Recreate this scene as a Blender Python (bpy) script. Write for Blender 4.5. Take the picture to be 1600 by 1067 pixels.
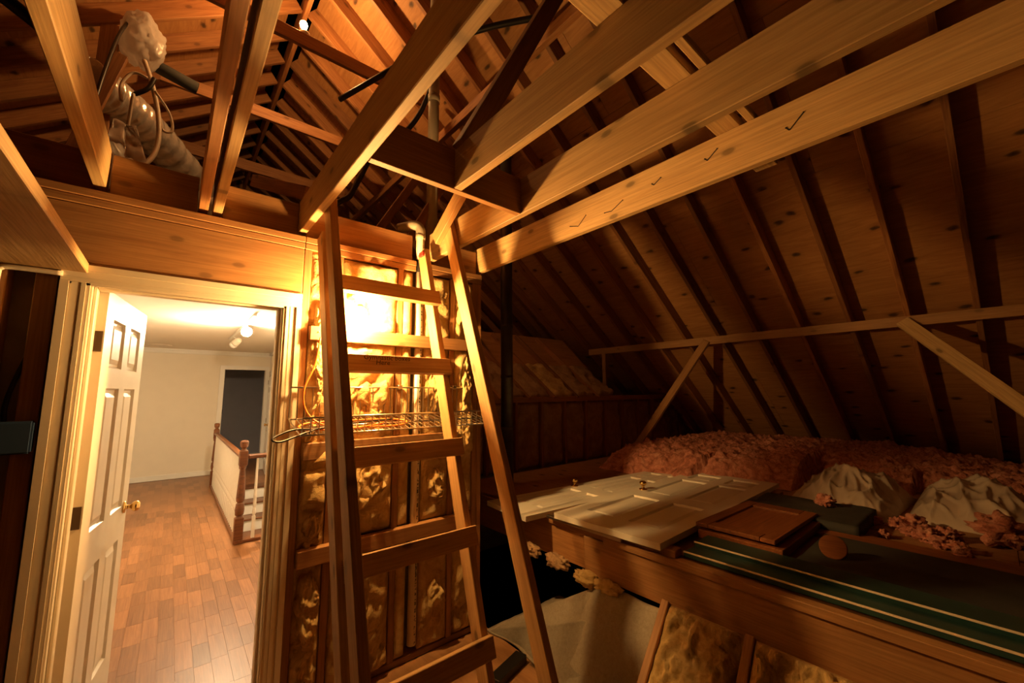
import bpy, bmesh, math, random
from mathutils import Vector, Matrix, noise
random.seed(7)
for o in list(bpy.data.objects): bpy.data.objects.remove(o)
SC = bpy.context.scene
COL = SC.collection
Z0 = 1.58                      # eye height above the hall floor; builder heights are given relative to it

# ------------------------------------------------------------------ camera, world, exposure
def set_camera():
    yaw, pitch, roll = [math.radians(a) for a in (40.115, 7.14, 0.338)]
    fwd = Vector((math.sin(yaw)*math.cos(pitch), math.cos(yaw)*math.cos(pitch), math.sin(pitch)))
    right = Vector((math.cos(yaw), -math.sin(yaw), 0)); down = -right.cross(fwd)
    r = right*math.cos(roll) + down*math.sin(roll); d = -right*math.sin(roll) + down*math.cos(roll)
    cd = bpy.data.cameras.new('camera'); cd.sensor_width = 36; cd.lens = 36*628.2/1600
    cd.clip_start = 0.02; cd.clip_end = 100
    co = bpy.data.objects.new('camera', cd); COL.objects.link(co)
    m = Matrix.Identity(4)
    for i in range(3):
        m[i][0] = r[i]; m[i][1] = -d[i]; m[i][2] = -fwd[i]
    m[2][3] = Z0
    co.matrix_world = m
    SC.camera = co
set_camera()
wd = bpy.data.worlds.new('world'); SC.world = wd; wd.use_nodes = True
wd.node_tree.nodes['Background'].inputs[0].default_value = (0, 0, 0, 1)
wd.node_tree.nodes['Background'].inputs[1].default_value = 0.0
SC.view_settings.view_transform = 'Standard'; SC.view_settings.look = 'None'
SC.view_settings.exposure = 0.0; SC.view_settings.gamma = 1.0; SC.view_settings.use_curve_mapping = False
BULB_ATTIC = ((1.0, .54, .165), 3000)     # bare bulb on the insulated wall
BULB_RIDGE = ((1.0, .50, .16), 1250)      # bare bulb up under the ridge
BULB_HALL = ((1.0, .77, .48), 2300)       # the one lit globe of the hall track light

# ------------------------------------------------------------------ materials
def nt(name):
    m = bpy.data.materials.new(name); m.use_nodes = True
    t = m.node_tree; b = t.nodes['Principled BSDF']
    return m, t, b
def N(t, kind, **kw):
    n = t.nodes.new(kind)
    for k, v in kw.items():
        if k in n.inputs: n.inputs[k].default_value = v
        else: setattr(n, k, v)
    return n
def ramp(t, fac, stops):
    r = t.nodes.new('ShaderNodeValToRGB'); e = r.color_ramp.elements
    while len(e) < len(stops): e.new(.5)
    for i, (p, c) in enumerate(stops):
        e[i].position = p; e[i].color = (*c, 1)
    t.links.new(fac, r.inputs[0]); return r.outputs[0]
def objco(t, scale, jitter=True):
    tc = N(t, 'ShaderNodeTexCoord'); out = tc.outputs['Object']
    if jitter:
        oi = N(t, 'ShaderNodeObjectInfo'); mu = N(t, 'ShaderNodeMath', operation='MULTIPLY'); mu.inputs[1].default_value = 37.0
        t.links.new(oi.outputs['Random'], mu.inputs[0])
        ad = N(t, 'ShaderNodeVectorMath', operation='ADD'); t.links.new(out, ad.inputs[0]); t.links.new(mu.outputs[0], ad.inputs[1]); out = ad.outputs[0]
    base = out
    mp = N(t, 'ShaderNodeMapping'); mp.inputs['Scale'].default_value = scale
    t.links.new(out, mp.inputs[0]); return mp.outputs[0], base
def mixc(t, fac, a, b, mode='MIX'):
    m = N(t, 'ShaderNodeMix', data_type='RGBA', blend_type=mode)
    for s, v in ((0, fac), (6, a), (7, b)):
        if hasattr(v, 'default_value') or hasattr(v, 'links'): t.links.new(v, m.inputs[s])
        else: m.inputs[s].default_value = v if s == 0 else (*v, 1)
    return m.outputs[2]
def wood(name, light, dark, rough=.62, knots=.5, grain=(1.1, 14, 14), vary=.35, bump=.15):
    m, t, b = nt(name)
    co, base = objco(t, grain)
    n1 = N(t, 'ShaderNodeTexNoise', Scale=2.2, Detail=5.0, Roughness=.6, Distortion=1.2); t.links.new(co, n1.inputs['Vector'])
    c = ramp(t, n1.outputs[0], [(.3, dark), (.48, [(a+b2)/2 for a, b2 in zip(light, dark)]), (.68, light)])
    mp2 = N(t, 'ShaderNodeMapping'); mp2.inputs['Scale'].default_value = (2.5, 90, 90); t.links.new(base, mp2.inputs[0])
    n2 = N(t, 'ShaderNodeTexNoise', Scale=1.5, Detail=3.0); t.links.new(mp2.outputs[0], n2.inputs['Vector'])
    c = mixc(t, .35, c, ramp(t, n2.outputs[0], [(.35, (.35, .3, .28)), (.65, (1, 1, 1))]), 'MULTIPLY')
    if knots:
        mp3 = N(t, 'ShaderNodeMapping'); mp3.inputs['Scale'].default_value = (1.5, .08, 3.0); t.links.new(base, mp3.inputs[0])
        sp = N(t, 'ShaderNodeSeparateXYZ'); cm = N(t, 'ShaderNodeCombineXYZ'); t.links.new(mp3.outputs[0], sp.inputs[0]); t.links.new(sp.outputs[0], cm.inputs[0]); t.links.new(sp.outputs[2], cm.inputs[1])
        v = N(t, 'ShaderNodeTexVoronoi', voronoi_dimensions='2D', Scale=1.35); t.links.new(cm.outputs[0], v.inputs['Vector'])
        kf = ramp(t, v.outputs['Distance'], [(.0, (1, 1, 1)), (.04, (.9, .9, .9)), (.065, (.2, .2, .2)), (.13, (0, 0, 0))])
        mu = N(t, 'ShaderNodeMath', operation='MULTIPLY'); mu.inputs[1].default_value = knots; t.links.new(kf, mu.inputs[0])
        c = mixc(t, mu.outputs[0], c, [x*.18 for x in dark])
    oi = N(t, 'ShaderNodeObjectInfo')
    mr = N(t, 'ShaderNodeMapRange'); mr.inputs[3].default_value = 1-vary; mr.inputs[4].default_value = 1.0+vary*.25
    t.links.new(oi.outputs['Random'], mr.inputs[0])
    c = mixc(t, 1.0, c, mr.outputs[0], 'MULTIPLY')
    t.links.new(c, b.inputs['Base Color']); b.inputs['Roughness'].default_value = rough
    bp = N(t, 'ShaderNodeBump', Strength=bump, Distance=.004); t.links.new(n2.outputs[0], bp.inputs['Height']); t.links.new(bp.outputs[0], b.inputs['Normal'])
    return m
def plywood(name, light, dark):
    m, t, b = nt(name)
    co, base = objco(t, (1.2, 9, 9))
    n1 = N(t, 'ShaderNodeTexNoise', Scale=1.6, Detail=6.0, Roughness=.62, Distortion=2.0); t.links.new(co, n1.inputs['Vector'])
    c = ramp(t, n1.outputs[0], [(.28, dark), (.7, light)])
    mp3 = N(t, 'ShaderNodeMapping'); mp3.inputs['Scale'].default_value = (2.6, 4.6, .01); t.links.new(base, mp3.inputs[0])
    nz = N(t, 'ShaderNodeTexNoise', Scale=3.0); t.links.new(mp3.outputs[0], nz.inputs['Vector'])
    ad = N(t, 'ShaderNodeVectorMath', operation='ADD'); sc = N(t, 'ShaderNodeVectorMath', operation='SCALE'); sc.inputs['Scale'].default_value = .25
    t.links.new(nz.outputs['Color'], sc.inputs[0]); t.links.new(mp3.outputs[0], ad.inputs[0]); t.links.new(sc.outputs[0], ad.inputs[1])
    v = N(t, 'ShaderNodeTexVoronoi', voronoi_dimensions='2D', Scale=.72); t.links.new(ad.outputs[0], v.inputs['Vector'])
    kf = ramp(t, v.outputs['Distance'], [(.0, (1, 1, 1)), (.05, (.8, .8, .8)), (.085, (.15, .15, .15)), (.15, (0, 0, 0))])
    c = mixc(t, kf, c, [x*.12 for x in dark])
    t.links.new(c, b.inputs['Base Color']); b.inputs['Roughness'].default_value = .7
    return m
def fibre(name, stops, scale=9, bump=.6, rough=.95, sheen=0):
    m, t, b = nt(name)
    co, base = objco(t, (1, 1, 1))
    n1 = N(t, 'ShaderNodeTexNoise', Scale=scale, Detail=8.0, Roughness=.68, Distortion=.8); t.links.new(co, n1.inputs['Vector'])
    c = ramp(t, n1.outputs[0], stops)
    t.links.new(c, b.inputs['Base Color']); b.inputs['Roughness'].default_value = rough
    n2 = N(t, 'ShaderNodeTexNoise', Scale=scale*7, Detail=5.0, Roughness=.7); t.links.new(co, n2.inputs['Vector'])
    bp = N(t, 'ShaderNodeBump', Strength=bump, Distance=.02); t.links.new(n2.outputs[0], bp.inputs['Height']); t.links.new(bp.outputs[0], b.inputs['Normal'])
    return m
def plain(name, col, rough=.5, metal=0, var=.06, scale=6, bump=0, **kw):
    m, t, b = nt(name)
    co, base = objco(t, (1, 1, 1))
    n1 = N(t, 'ShaderNodeTexNoise', Scale=scale, Detail=4.0); t.links.new(co, n1.inputs['Vector'])
    c = ramp(t, n1.outputs[0], [(.3, [x*(1-var) for x in col]), (.7, [min(1, x*(1+var)) for x in col])])
    t.links.new(c, b.inputs['Base Color']); b.inputs['Roughness'].default_value = rough; b.inputs['Metallic'].default_value = metal
    for k, v in kw.items(): b.inputs[k.replace('_', ' ')].default_value = v
    if bump:
        bp = N(t, 'ShaderNodeBump', Strength=bump, Distance=.01); t.links.new(n1.outputs[0], bp.inputs['Height']); t.links.new(bp.outputs[0], b.inputs['Normal'])
    return m
def emit(name, col, s):
    m, t, b = nt(name)
    b.inputs['Base Color'].default_value = (*col, 1); b.inputs['Emission Color'].default_value = (*col, 1); b.inputs['Emission Strength'].default_value = s
    return m
M = {}
M['joist'] = wood('pale_pine', (.66, .44, .20), (.55, .34, .14), knots=.75, vary=.25)
M['ladder'] = wood('ladder_pine', (.57, .34, .14), (.44, .235, .085), knots=.7, vary=.25)
M['rafter'] = wood('red_pine', (.52, .24, .085), (.32, .12, .04), knots=.6, vary=.45)
M['stud'] = wood('stud_pine', (.50, .26, .097), (.385, .18, .062), knots=.5, vary=.3)
M['header'] = wood('header_board', (.50, .25, .09), (.385, .17, .058), knots=.55, vary=.2)
M['dark_wood'] = wood('stained_wood', (.26, .09, .025), (.12, .035, .01), rough=.35, knots=0, vary=.2)
M['cabinet'] = wood('cabinet_wood', (.36, .13, .04), (.2, .06, .02), rough=.4, knots=0, vary=.2)
M['plank'] = wood('floor_plank', (.37, .165, .066), (.27, .11, .04), rough=.36, knots=0, vary=.38, bump=.03)
M['ply'] = plywood('roof_plywood', (.50, .25, .085), (.33, .14, .045))
M['subfloor'] = plywood('floor_plywood', (.42, .22, .09), (.28, .13, .05))
M['batt'] = fibre('yellow_glass_wool', [(.26, (.22, .115, .04)), (.42, (.48, .31, .11)), (.58, (.64, .46, .20)), (.8, (.76, .61, .33))], 6.5, bump=.5)
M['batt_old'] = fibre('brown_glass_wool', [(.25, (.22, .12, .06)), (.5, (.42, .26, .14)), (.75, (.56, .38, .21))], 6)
M['kraft'] = fibre('kraft_paper', [(.3, (.16, .08, .035)), (.7, (.28, .15, .07))], 5, bump=.2, rough=.7)
M['pink'] = fibre('pink_glass_wool', [(.3, (.30, .08, .05)), (.5, (.72, .28, .19)), (.72, (.95, .52, .38))], 14, bump=.9)
M['carpet'] = fibre('grey_carpet', [(.3, (.30, .26, .20)), (.7, (.42, .37, .30))], 60, bump=.4)
M['white'] = plain('white_paint', (.86, .83, .76), .35, var=.02)
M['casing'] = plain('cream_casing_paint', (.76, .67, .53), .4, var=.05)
M['wall'] = plain('cream_wall_paint', (.86, .79, .66), .8, var=.015)
M['ceil'] = plain('ceiling_paint', (.83, .76, .64), .85, var=.015)
M['blue'] = plain('slate_blue_wall', (.45, .43, .465), .8, var=.03)
M['drywall'] = plain('drywall_back', (.44, .38, .30), .9, var=.2)
M['felt'] = plain('roofing_felt', (.03, .025, .02), .9)
M['brass'] = plain('brass', (.75, .50, .18), .22, 1.0)
M['bronze'] = plain('dark_bronze', (.08, .055, .035), .35, .9)
M['steel'] = plain('wire_steel', (.62, .58, .52), .28, 1.0)
M['galv'] = plain('grey_flue_metal', (.10, .095, .09), .42, .8, var=.2)
M['black'] = plain('black_rubber', (.014, .013, .012), .38, var=.3)
M['tape'] = plain('black_foam_cover', (.035, .034, .03), .8, var=.3)
M['green'] = plain('dark_green_lacquer', (.015, .05, .045), .35, var=.3)
M['cream'] = plain('cream_edge', (.78, .66, .50), .45)
M['pencil'] = plain('pencil_graphite', (.02, .012, .008), .8)
M['orange'] = plain('orange_cord', (.85, .22, .03), .4)
M['bluebox'] = plain('blue_plastic', (.03, .06, .13), .45)
M['cable'] = plain('white_cable', (.74, .66, .55), .45)
M['foil'] = plain('foil_duct', (.82, .79, .76), .2, .6, var=.12, scale=16, bump=1.0)
M['bag'] = plain('white_plastic', (.80, .74, .70), .28, var=.08, scale=9, bump=.25)
M['film'] = plain('cloudy_plastic_film', (.70, .60, .50), .13, var=.15, scale=5, bump=.12)
M['red'] = plain('red_tape', (.6, .04, .03), .5)
M['socket'] = plain('porcelain', (.75, .70, .6), .4)
M['emit_attic'] = emit('glowing_attic_bulb', *BULB_ATTIC)
M['emit_ridge'] = emit('glowing_ridge_bulb', *BULB_RIDGE)
M['emit_hall'] = emit('glowing_spot_bulb', *BULB_HALL)
def translucent(name, amt, tint):
    t = M[name].node_tree; b = t.nodes['Principled BSDF']; o = t.nodes['Material Output']
    tr = N(t, 'ShaderNodeBsdfTranslucent'); tr.inputs[0].default_value = (*tint, 1)
    mx = N(t, 'ShaderNodeMixShader'); mx.inputs[0].default_value = amt
    t.links.new(b.outputs[0], mx.inputs[1]); t.links.new(tr.outputs[0], mx.inputs[2]); t.links.new(mx.outputs[0], o.inputs[0])
translucent('bag', .5, (.85, .78, .72)); translucent('film', .35, (.7, .58, .45))
def far_planks():
    m, t, b = nt('floor_strips')
    tc = N(t, 'ShaderNodeTexCoord'); mp = N(t, 'ShaderNodeMapping'); mp.inputs['Rotation'].default_value = (0, 0, math.pi/2); t.links.new(tc.outputs['Object'], mp.inputs[0])
    br = N(t, 'ShaderNodeTexBrick', offset=.37); br.inputs['Scale'].default_value = 1; br.inputs['Brick Width'].default_value = .31; br.inputs['Row Height'].default_value = .084
    br.inputs['Mortar Size'].default_value = .0006; br.inputs['Color1'].default_value = (.36, .16, .063, 1); br.inputs['Color2'].default_value = (.235, .098, .037, 1); br.inputs['Mortar'].default_value = (.12, .05, .02, 1)
    t.links.new(mp.outputs[0], br.inputs[0]); t.links.new(br.outputs[0], b.inputs['Base Color']); b.inputs['Roughness'].default_value = .36
    return m
M['strips'] = far_planks()
def pvc():
    m, t, b = nt('printed_pvc')
    tc = N(t, 'ShaderNodeTexCoord'); sx = N(t, 'ShaderNodeSeparateXYZ'); t.links.new(tc.outputs['Object'], sx.inputs[0])
    mp = N(t, 'ShaderNodeMapping'); mp.inputs['Scale'].default_value = (60, 60, 95); t.links.new(tc.outputs['Object'], mp.inputs[0])
    n = N(t, 'ShaderNodeTexNoise', Scale=1.0, Detail=2.0); t.links.new(mp.outputs[0], n.inputs['Vector'])
    g = N(t, 'ShaderNodeMath', operation='GREATER_THAN'); g.inputs[1].default_value = .53; t.links.new(n.outputs[0], g.inputs[0])
    ab = N(t, 'ShaderNodeMath', operation='ABSOLUTE'); ad = N(t, 'ShaderNodeMath', operation='ADD'); ad.inputs[1].default_value = .005
    t.links.new(sx.outputs[0], ad.inputs[0]); t.links.new(ad.outputs[0], ab.inputs[0])
    lt = N(t, 'ShaderNodeMath', operation='LESS_THAN'); lt.inputs[1].default_value = .006; t.links.new(ab.outputs[0], lt.inputs[0])
    mu = N(t, 'ShaderNodeMath', operation='MULTIPLY'); t.links.new(g.outputs[0], mu.inputs[0]); t.links.new(lt.outputs[0], mu.inputs[1])
    c = mixc(t, mu.outputs[0], (.72, .62, .46), (.04, .03, .02)); t.links.new(c, b.inputs['Base Color']); b.inputs['Roughness'].default_value = .35
    return m
M['pvc'] = pvc()
M['ventpvc'] = plain('aged_grey_pvc', (.42, .36, .27), .45, var=.15)

# ------------------------------------------------------------------ builders
WORLD = {}
def put(name, mesh, mat, world=None, parent=None, smooth=False):
    if isinstance(mesh, bmesh.types.BMesh):
        me = bpy.data.meshes.new(name); mesh.normal_update(); mesh.to_mesh(me); mesh.free()
        if smooth: me.polygons.foreach_set('use_smooth', [True]*len(me.polygons))
        if mat: me.materials.append(M[mat])
    else: me = mesh
    o = bpy.data.objects.new(name, me); COL.objects.link(o)
    world = world or Matrix.Identity(4)
    WORLD[o.name] = world
    if parent:
        o.parent = parent; o.matrix_parent_inverse = WORLD[parent.name].inverted()
    o.matrix_basis = world
    return o
def empty(name, loc, rotz=0):
    o = bpy.data.objects.new(name, None); COL.objects.link(o); o.empty_display_size = .1
    w = Matrix.Translation((loc[0], loc[1], loc[2]+Z0)) @ Matrix.Rotation(rotz, 4, 'Z'); o.matrix_basis = w; WORLD[o.name] = w
    return o
def tag(o, label=None, cat=None, group=None, kind=None):
    if label: o['label'] = label
    if cat: o['category'] = cat
    if group: o['group'] = group
    if kind: o['kind'] = kind
    return o
def addbox(bm, x0, x1, y0, y1, z0, z1):
    g = bmesh.ops.create_cube(bm, size=1)
    bmesh.ops.scale(bm, vec=(x1-x0, y1-y0, z1-z0), verts=g['verts'])
    bmesh.ops.translate(bm, vec=((x0+x1)/2, (y0+y1)/2, (z0+z1)/2), verts=g['verts'])
    return g['verts']
CACHE = {}
def boxmesh(l, w, h, mat, bev):
    k = (round(l, 4), round(w, 4), round(h, 4), mat, bev)
    if k not in CACHE:
        bm = bmesh.new(); addbox(bm, -l/2, l/2, -w/2, w/2, -h/2, h/2)
        if bev: bmesh.ops.bevel(bm, geom=bm.edges[:], offset=min(bev, w*.3, h*.3), segments=1, affect='EDGES')
        me = bpy.data.meshes.new('board'); bm.to_mesh(me); bm.free(); me.materials.append(M[mat]); CACHE[k] = me
    return CACHE[k]
def beam(name, a, b, w, h, mat, parent=None, up=(0, 0, 1), bev=.003):
    """board from a to b: w across, h along the up side"""
    a = Vector(a); b = Vector(b); a.z += Z0; b.z += Z0
    d = (b-a); l = d.length; x = d.normalized(); up = Vector(up)
    if abs(x.dot(up)) > .999: up = Vector((0, 1, 0))
    y = up.cross(x).normalized(); z = x.cross(y); c = (a+b)/2
    m = Matrix(((x.x, y.x, z.x, c.x), (x.y, y.y, z.y, c.y), (x.z, y.z, z.z, c.z), (0, 0, 0, 1)))
    return put(name, boxmesh(l, w, h, mat, bev), mat, m, parent)
def box(name, x0, x1, y0, y1, z0, z1, mat, parent=None, axis=None, bev=.003):
    dx, dy, dz = x1-x0, y1-y0, z1-z0
    axis = axis or 'xyz'[[dx, dy, dz].index(max(dx, dy, dz))]
    cx, cy, cz = (x0+x1)/2, (y0+y1)/2, (z0+z1)/2
    if axis == 'x': return beam(name, (x0, cy, cz), (x1, cy, cz), dy, dz, mat, parent, bev=bev)
    if axis == 'y': return beam(name, (cx, y0, cz), (cx, y1, cz), dx, dz, mat, parent, bev=bev)
    return beam(name, (cx, cy, z0), (cx, cy, z1), dx, dy, mat, parent, up=(0, 1, 0), bev=bev)
def catmull(pts, n=6):
    P = [Vector(p) for p in pts]; out = []
    for i in range(len(P)-1):
        p0 = P[max(i-1, 0)]; p1 = P[i]; p2 = P[i+1]; p3 = P[min(i+2, len(P)-1)]
        for k in range(n):
            t = k/n
            out.append(.5*((2*p1)+(p2-p0)*t+(2*p0-5*p1+4*p2-p3)*t*t+(3*p1-p0-3*p2+p3)*t**3))
    out.append(P[-1]); return out
def tube_bm(bm, path, rad, seg=8, cap=True):
    rings = []; prev = None
    for i, p in enumerate(path):
        d = (path[min(i+1, len(path)-1)]-path[max(i-1, 0)]).normalized()
        if prev is None:
            s = d.cross(Vector((0, 0, 1)) if abs(d.z) < .9 else Vector((0, 1, 0))).normalized()
        else: s = (prev-d*prev.dot(d)).normalized()
        prev = s; u = d.cross(s); r = rad(i/(len(path)-1)) if callable(rad) else rad
        rings.append([bm.verts.new(p+(s*math.cos(2*math.pi*k/seg)+u*math.sin(2*math.pi*k/seg))*r) for k in range(seg)])
    for a, b in zip(rings, rings[1:]):
        for k in range(seg): bm.faces.new((a[k], a[(k+1) % seg], b[(k+1) % seg], b[k]))
    if cap: bm.faces.new(rings[0][::-1]); bm.faces.new(rings[-1])
def tube(name, pts, rad, mat, parent=None, seg=8, n=6, smooth=True, straight=False):
    bm = bmesh.new(); path = [Vector(p) for p in pts] if straight else catmull(pts, n)
    o = path[0].copy(); path = [p-o for p in path]
    tube_bm(bm, path, rad, seg); o.z += Z0
    return put(name, bm, mat, Matrix.Translation(o), parent, smooth)
def lathe_bm(bm, prof, seg=14, at=(0, 0, 0)):
    rings = [[bm.verts.new((at[0]+r*math.cos(2*math.pi*k/seg), at[1]+r*math.sin(2*math.pi*k/seg), at[2]+z)) for k in range(seg)] for r, z in prof]
    for a, b in zip(rings, rings[1:]):
        for k in range(seg): bm.faces.new((a[k], a[(k+1) % seg], b[(k+1) % seg], b[k]))
    bm.faces.new(rings[0][::-1]); bm.faces.new(rings[-1])
def place(loc, rot=None):
    m = Matrix.Translation((loc[0], loc[1], loc[2]+Z0))
    return m @ rot if rot else m
def aim(d):
    return Vector(d).to_track_quat('Z', 'Y').to_matrix().to_4x4()
def lathe(name, prof, loc, mat, parent=None, direction=None, seg=14, smooth=True):
    bm = bmesh.new(); lathe_bm(bm, prof, seg)
    return put(name, bm, mat, place(loc, aim(direction) if direction else None), parent, smooth)
def fbm(p, o=4): return noise.fractal(Vector(p), 1.0, 2.0, o)
def sheet(name, O, U, V, Nn, nu, nv, disp, mat, parent=None, back=.06, smooth=True, skirt=True, cull=None):
    """relief grown from a rectangle O, O+U, O+V along Nn, closed behind by a skirt and a back face"""
    O, U, V, Nn = Vector(O), Vector(U), Vector(V), Vector(Nn).normalized()
    c = O+U/2+V/2; bm = bmesh.new(); g = []
    for j in range(nv+1):
        row = []
        for i in range(nu+1):
            u, v = i/nu, j/nv; d = disp(u, v)
            off = d if isinstance(d, Vector) else Nn*d
            row.append(bm.verts.new(O+U*u+V*v+off-c))
        g.append(row)
    for j in range(nv):
        for i in range(nu): bm.faces.new((g[j][i], g[j][i+1], g[j+1][i+1], g[j+1][i]))
    if skirt:
        loop = g[0][:-1]+[r[-1] for r in g[:-1]]+g[-1][:0:-1]+[r[0] for r in g[:0:-1]]
        bk = [bm.verts.new(v.co-Nn*back) for v in loop]; n = len(loop)
        for k in range(n): bm.faces.new((loop[k], bk[k], bk[(k+1) % n], loop[(k+1) % n]))
        bm.faces.new(bk)
    if cull is not None:
        dead = [f for f in bm.faces if all(v.co.z+c.z < cull for v in f.verts)]
        bmesh.ops.delete(bm, geom=dead, context='FACES')
    bmesh.ops.recalc_face_normals(bm, faces=bm.faces[:])
    c.z += Z0
    return put(name, bm, mat, Matrix.Translation(c), parent, smooth)
def puff(u, v, e=.12):
    f = lambda t: min(1, t/e, (1-t)/e)
    a = max(0, min(f(u), 1)); b = max(0, min(f(v)*2.5, 1))
    return math.sin(a*math.pi/2)*math.sin(b*math.pi/2)
def batt(name, x0, x1, z0, z1, y, parent, mat='batt', amp=.05, res=.022, seed=0):
    W, H = x1-x0, z1-z0
    def d(u, v):
        x, z = u*W, v*H
        wx = x+.16*fbm((x*4, z*4, seed), 2); wz = z+.22*fbm((x*4+9, z*4, seed+5), 2)
        n = fbm((wx*4+seed, wz*2.4, seed*.7), 2)*.7+(.45-abs(fbm((wx*8+seed, wz*5.5, 2.1), 2)))*.75+fbm((wx*20, wz*20, seed), 3)*.16
        pk_ = math.exp(-(((x0+x-.82)/.16)**2+((z0+z-.46)/.17)**2)**2) if x0 < 1 else 0
        return puff(u, v)*((.02+amp*n)*(1-pk_*.8)-.055*pk_)
    return sheet(name, (x0, y, z0), (W, 0, 0), (0, 0, H), (0, -1, 0), max(4, int(W/res)), max(4, int(H/res)), d, mat, parent, back=.04)
def blob(name, loc, r, mat, parent=None, seed=0, sub=3, squash=(1, 1, .7), amp=.45, freq=2.4, crease=0):
    bm = bmesh.new(); bmesh.ops.create_icosphere(bm, subdivisions=sub, radius=1)
    for v in bm.verts:
        n = fbm(v.co*freq+Vector((seed, seed*1.7, 0)), 4)
        c = v.co*(1+amp*n+(crease*max(0, 1-2.2*abs(noise.noise(v.co*2.3+Vector((seed, 0, 4)))))**2 if crease else 0)); v.co = Vector((c.x*r*squash[0], c.y*r*squash[1], c.z*r*squash[2]))
    return put(name, bm, mat, place(loc), parent, True)
def textmesh(name, s, size, world, mat, parent):
    cu = bpy.data.curves.new('txt', 'FONT'); cu.body = s; cu.size = size; cu.shear = .15; cu.resolution_u = 2; cu.extrude = .0004; cu.space_line = .75
    t = bpy.data.objects.new('txt', cu); COL.objects.link(t)
    dg = bpy.context.evaluated_depsgraph_get(); me = bpy.data.meshes.new_from_object(t.evaluated_get(dg))
    bpy.data.objects.remove(t); bpy.data.curves.remove(cu); me.materials.clear(); me.materials.append(M[mat])
    return put(name, me, mat, world, parent)

# ------------------------------------------------------------------ roof over everything
SL = .75; RH = .14; nR = Vector((.6, 0, .8)); nL = Vector((-.6, 0, .8)); RX, RZ = .74, 3.805
RAFY = [.018+.407*k for k in range(-4, 21)]
def slope(side):
    s = 1 if side == 'right' else -1
    n = nR if s > 0 else nL; end = 7.05 if s > 0 else -3.3
    foot = Vector((end, 0, RZ-SL*abs(end-RX))); top = Vector((RX+s*.02, 0, RZ-SL*.02))
    L = (foot-top).length; d = (foot-top).normalized()
    y0, y1 = -1.7, 8.5
    mid = (foot+top)/2+n*(RH+.025)
    bm = bmesh.new(); addbox(bm, -L/2, L/2, -(y1-y0)/2, (y1-y0)/2, -.006, .006)
    z = n; x = d; yv = z.cross(x)
    m = Matrix(((x.x, yv.x, z.x, mid.x), (x.y, yv.y, z.y, (y0+y1)/2), (x.z, yv.z, z.z, mid.z+Z0), (0, 0, 0, 1)))
    root = put('ceiling_'+side, bm, 'felt', m); tag(root, kind='structure')
    for y in RAFY:
        a = top+n*RH/2+Vector((0, y, 0)); b = foot+n*RH/2+Vector((0, y, 0))
        beam('rafter', a, b, .038, RH, 'rafter', root, up=n)
    rows = int(math.ceil(L/1.22)); colw = 2.44
    for r in range(rows):
        yy = y0 - (1.22 if r % 2 else 0)
        while yy < y1:
            a0, a1 = max(yy, y0), min(yy+colw, y1); l0, l1 = r*1.22, min((r+1)*1.22, L)
            if a1-a0 > .05:
                c = top+d*((l0+l1)/2)+n*(RH+.008)
                beam('plywood_sheet', c+Vector((0, a0+.0015, 0)), c+Vector((0, a1-.0015, 0)), l1-l0-.003, .012, 'ply', root, up=n, bev=0)
            yy += colw
    return root
roofR = slope('right'); roofL = slope('left')
ridge = box('trim_1', RX-.02, RX+.02, -1.7, 8.5, RZ-.10, RZ+.15, 'rafter'); tag(ridge, kind='structure')
gable = box('wall_gable', -3.3, 7, 8.52, 8.56, .9, 4.2, 'ply', bev=0); tag(gable, kind='structure')

# ------------------------------------------------------------------ door wall of the attic (studs face the camera at y 2.39)
WY = 2.39
bm = bmesh.new(); H = Z0
addbox(bm, -1.3, -.30, 2.495, 2.51, 0, 2.44); addbox(bm, .435, 1.66, 2.495, 2.51, 0, 2.44); addbox(bm, -.30, .435, 2.495, 2.51, 2.05, 2.44)
wall_back = put('wall_back', bm, 'drywall'); tag(wall_back, kind='structure')
bm = bmesh.new(); addbox(bm, -1.3, -.36, 2.51, 2.52, 0, 2.44); addbox(bm, .50, 1.66, 2.51, 2.52, 0, 2.44); addbox(bm, -.36, .50, 2.51, 2.52, 2.11, 2.44)
put('wall_board', bm, 'wall', None, wall_back)
def stud(x0, x1, z0=-1.545, z1=.795, mat='stud'): return box('stud', x0, x1, WY, WY+.089, z0, z1, mat, wall_back, 'z')
for a, b in ((-.60, -.515), (-.445, -.385), (.511, .549), (.685, .723), (1.061, 1.099), (1.45, 1.488), (1.64, 1.678), (1.68, 1.716)): stud(a, b)
box('bottom_plate', .511, 1.716, WY, WY+.089, -1.58, -1.545, 'stud', wall_back)
box('header', -.5, .508, WY-.004, WY+.03, .545, .793, 'header', wall_back)
box('header_strip', -.37, .508, WY-.012, WY+.03, .532, .545, 'header', wall_back)
for (x0, x1, m) in ((-.75, .51, 'header'), (.512, 1.184, 'stud'), (1.250, 1.716, 'stud')):
    box('top_plate', x0, x1, WY-.006, WY+.089, .795, .829, m, wall_back)
    box('top_plate', x0, x1, WY-.010, WY+.089, .831, .866, m, wall_back)
for (x0, x1, z1, m) in ((-.75, -.325, 1.05, 'header'), (-.275, .03, 1.06, 'header'), (.13, .475, 1.06, 'header'), (.52, 1.17, 1.05, 'header'), (1.33, 1.69, 1.05, 'header')):
    box('rim_board', x0, x1, WY+.03, WY+.068, .866, z1, m, wall_back)
for (x0, x1, z0, z1, yo) in ((.55, 1.56, .285, .362, .05), (.55, 1.53, -.885, -.80, .048), (.549, 1.50, -.35, -.262, .05)):
    box('blocking', x0, x1, WY-yo, WY, z0, z1, 'stud', wall_back)
sd = 0
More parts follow.
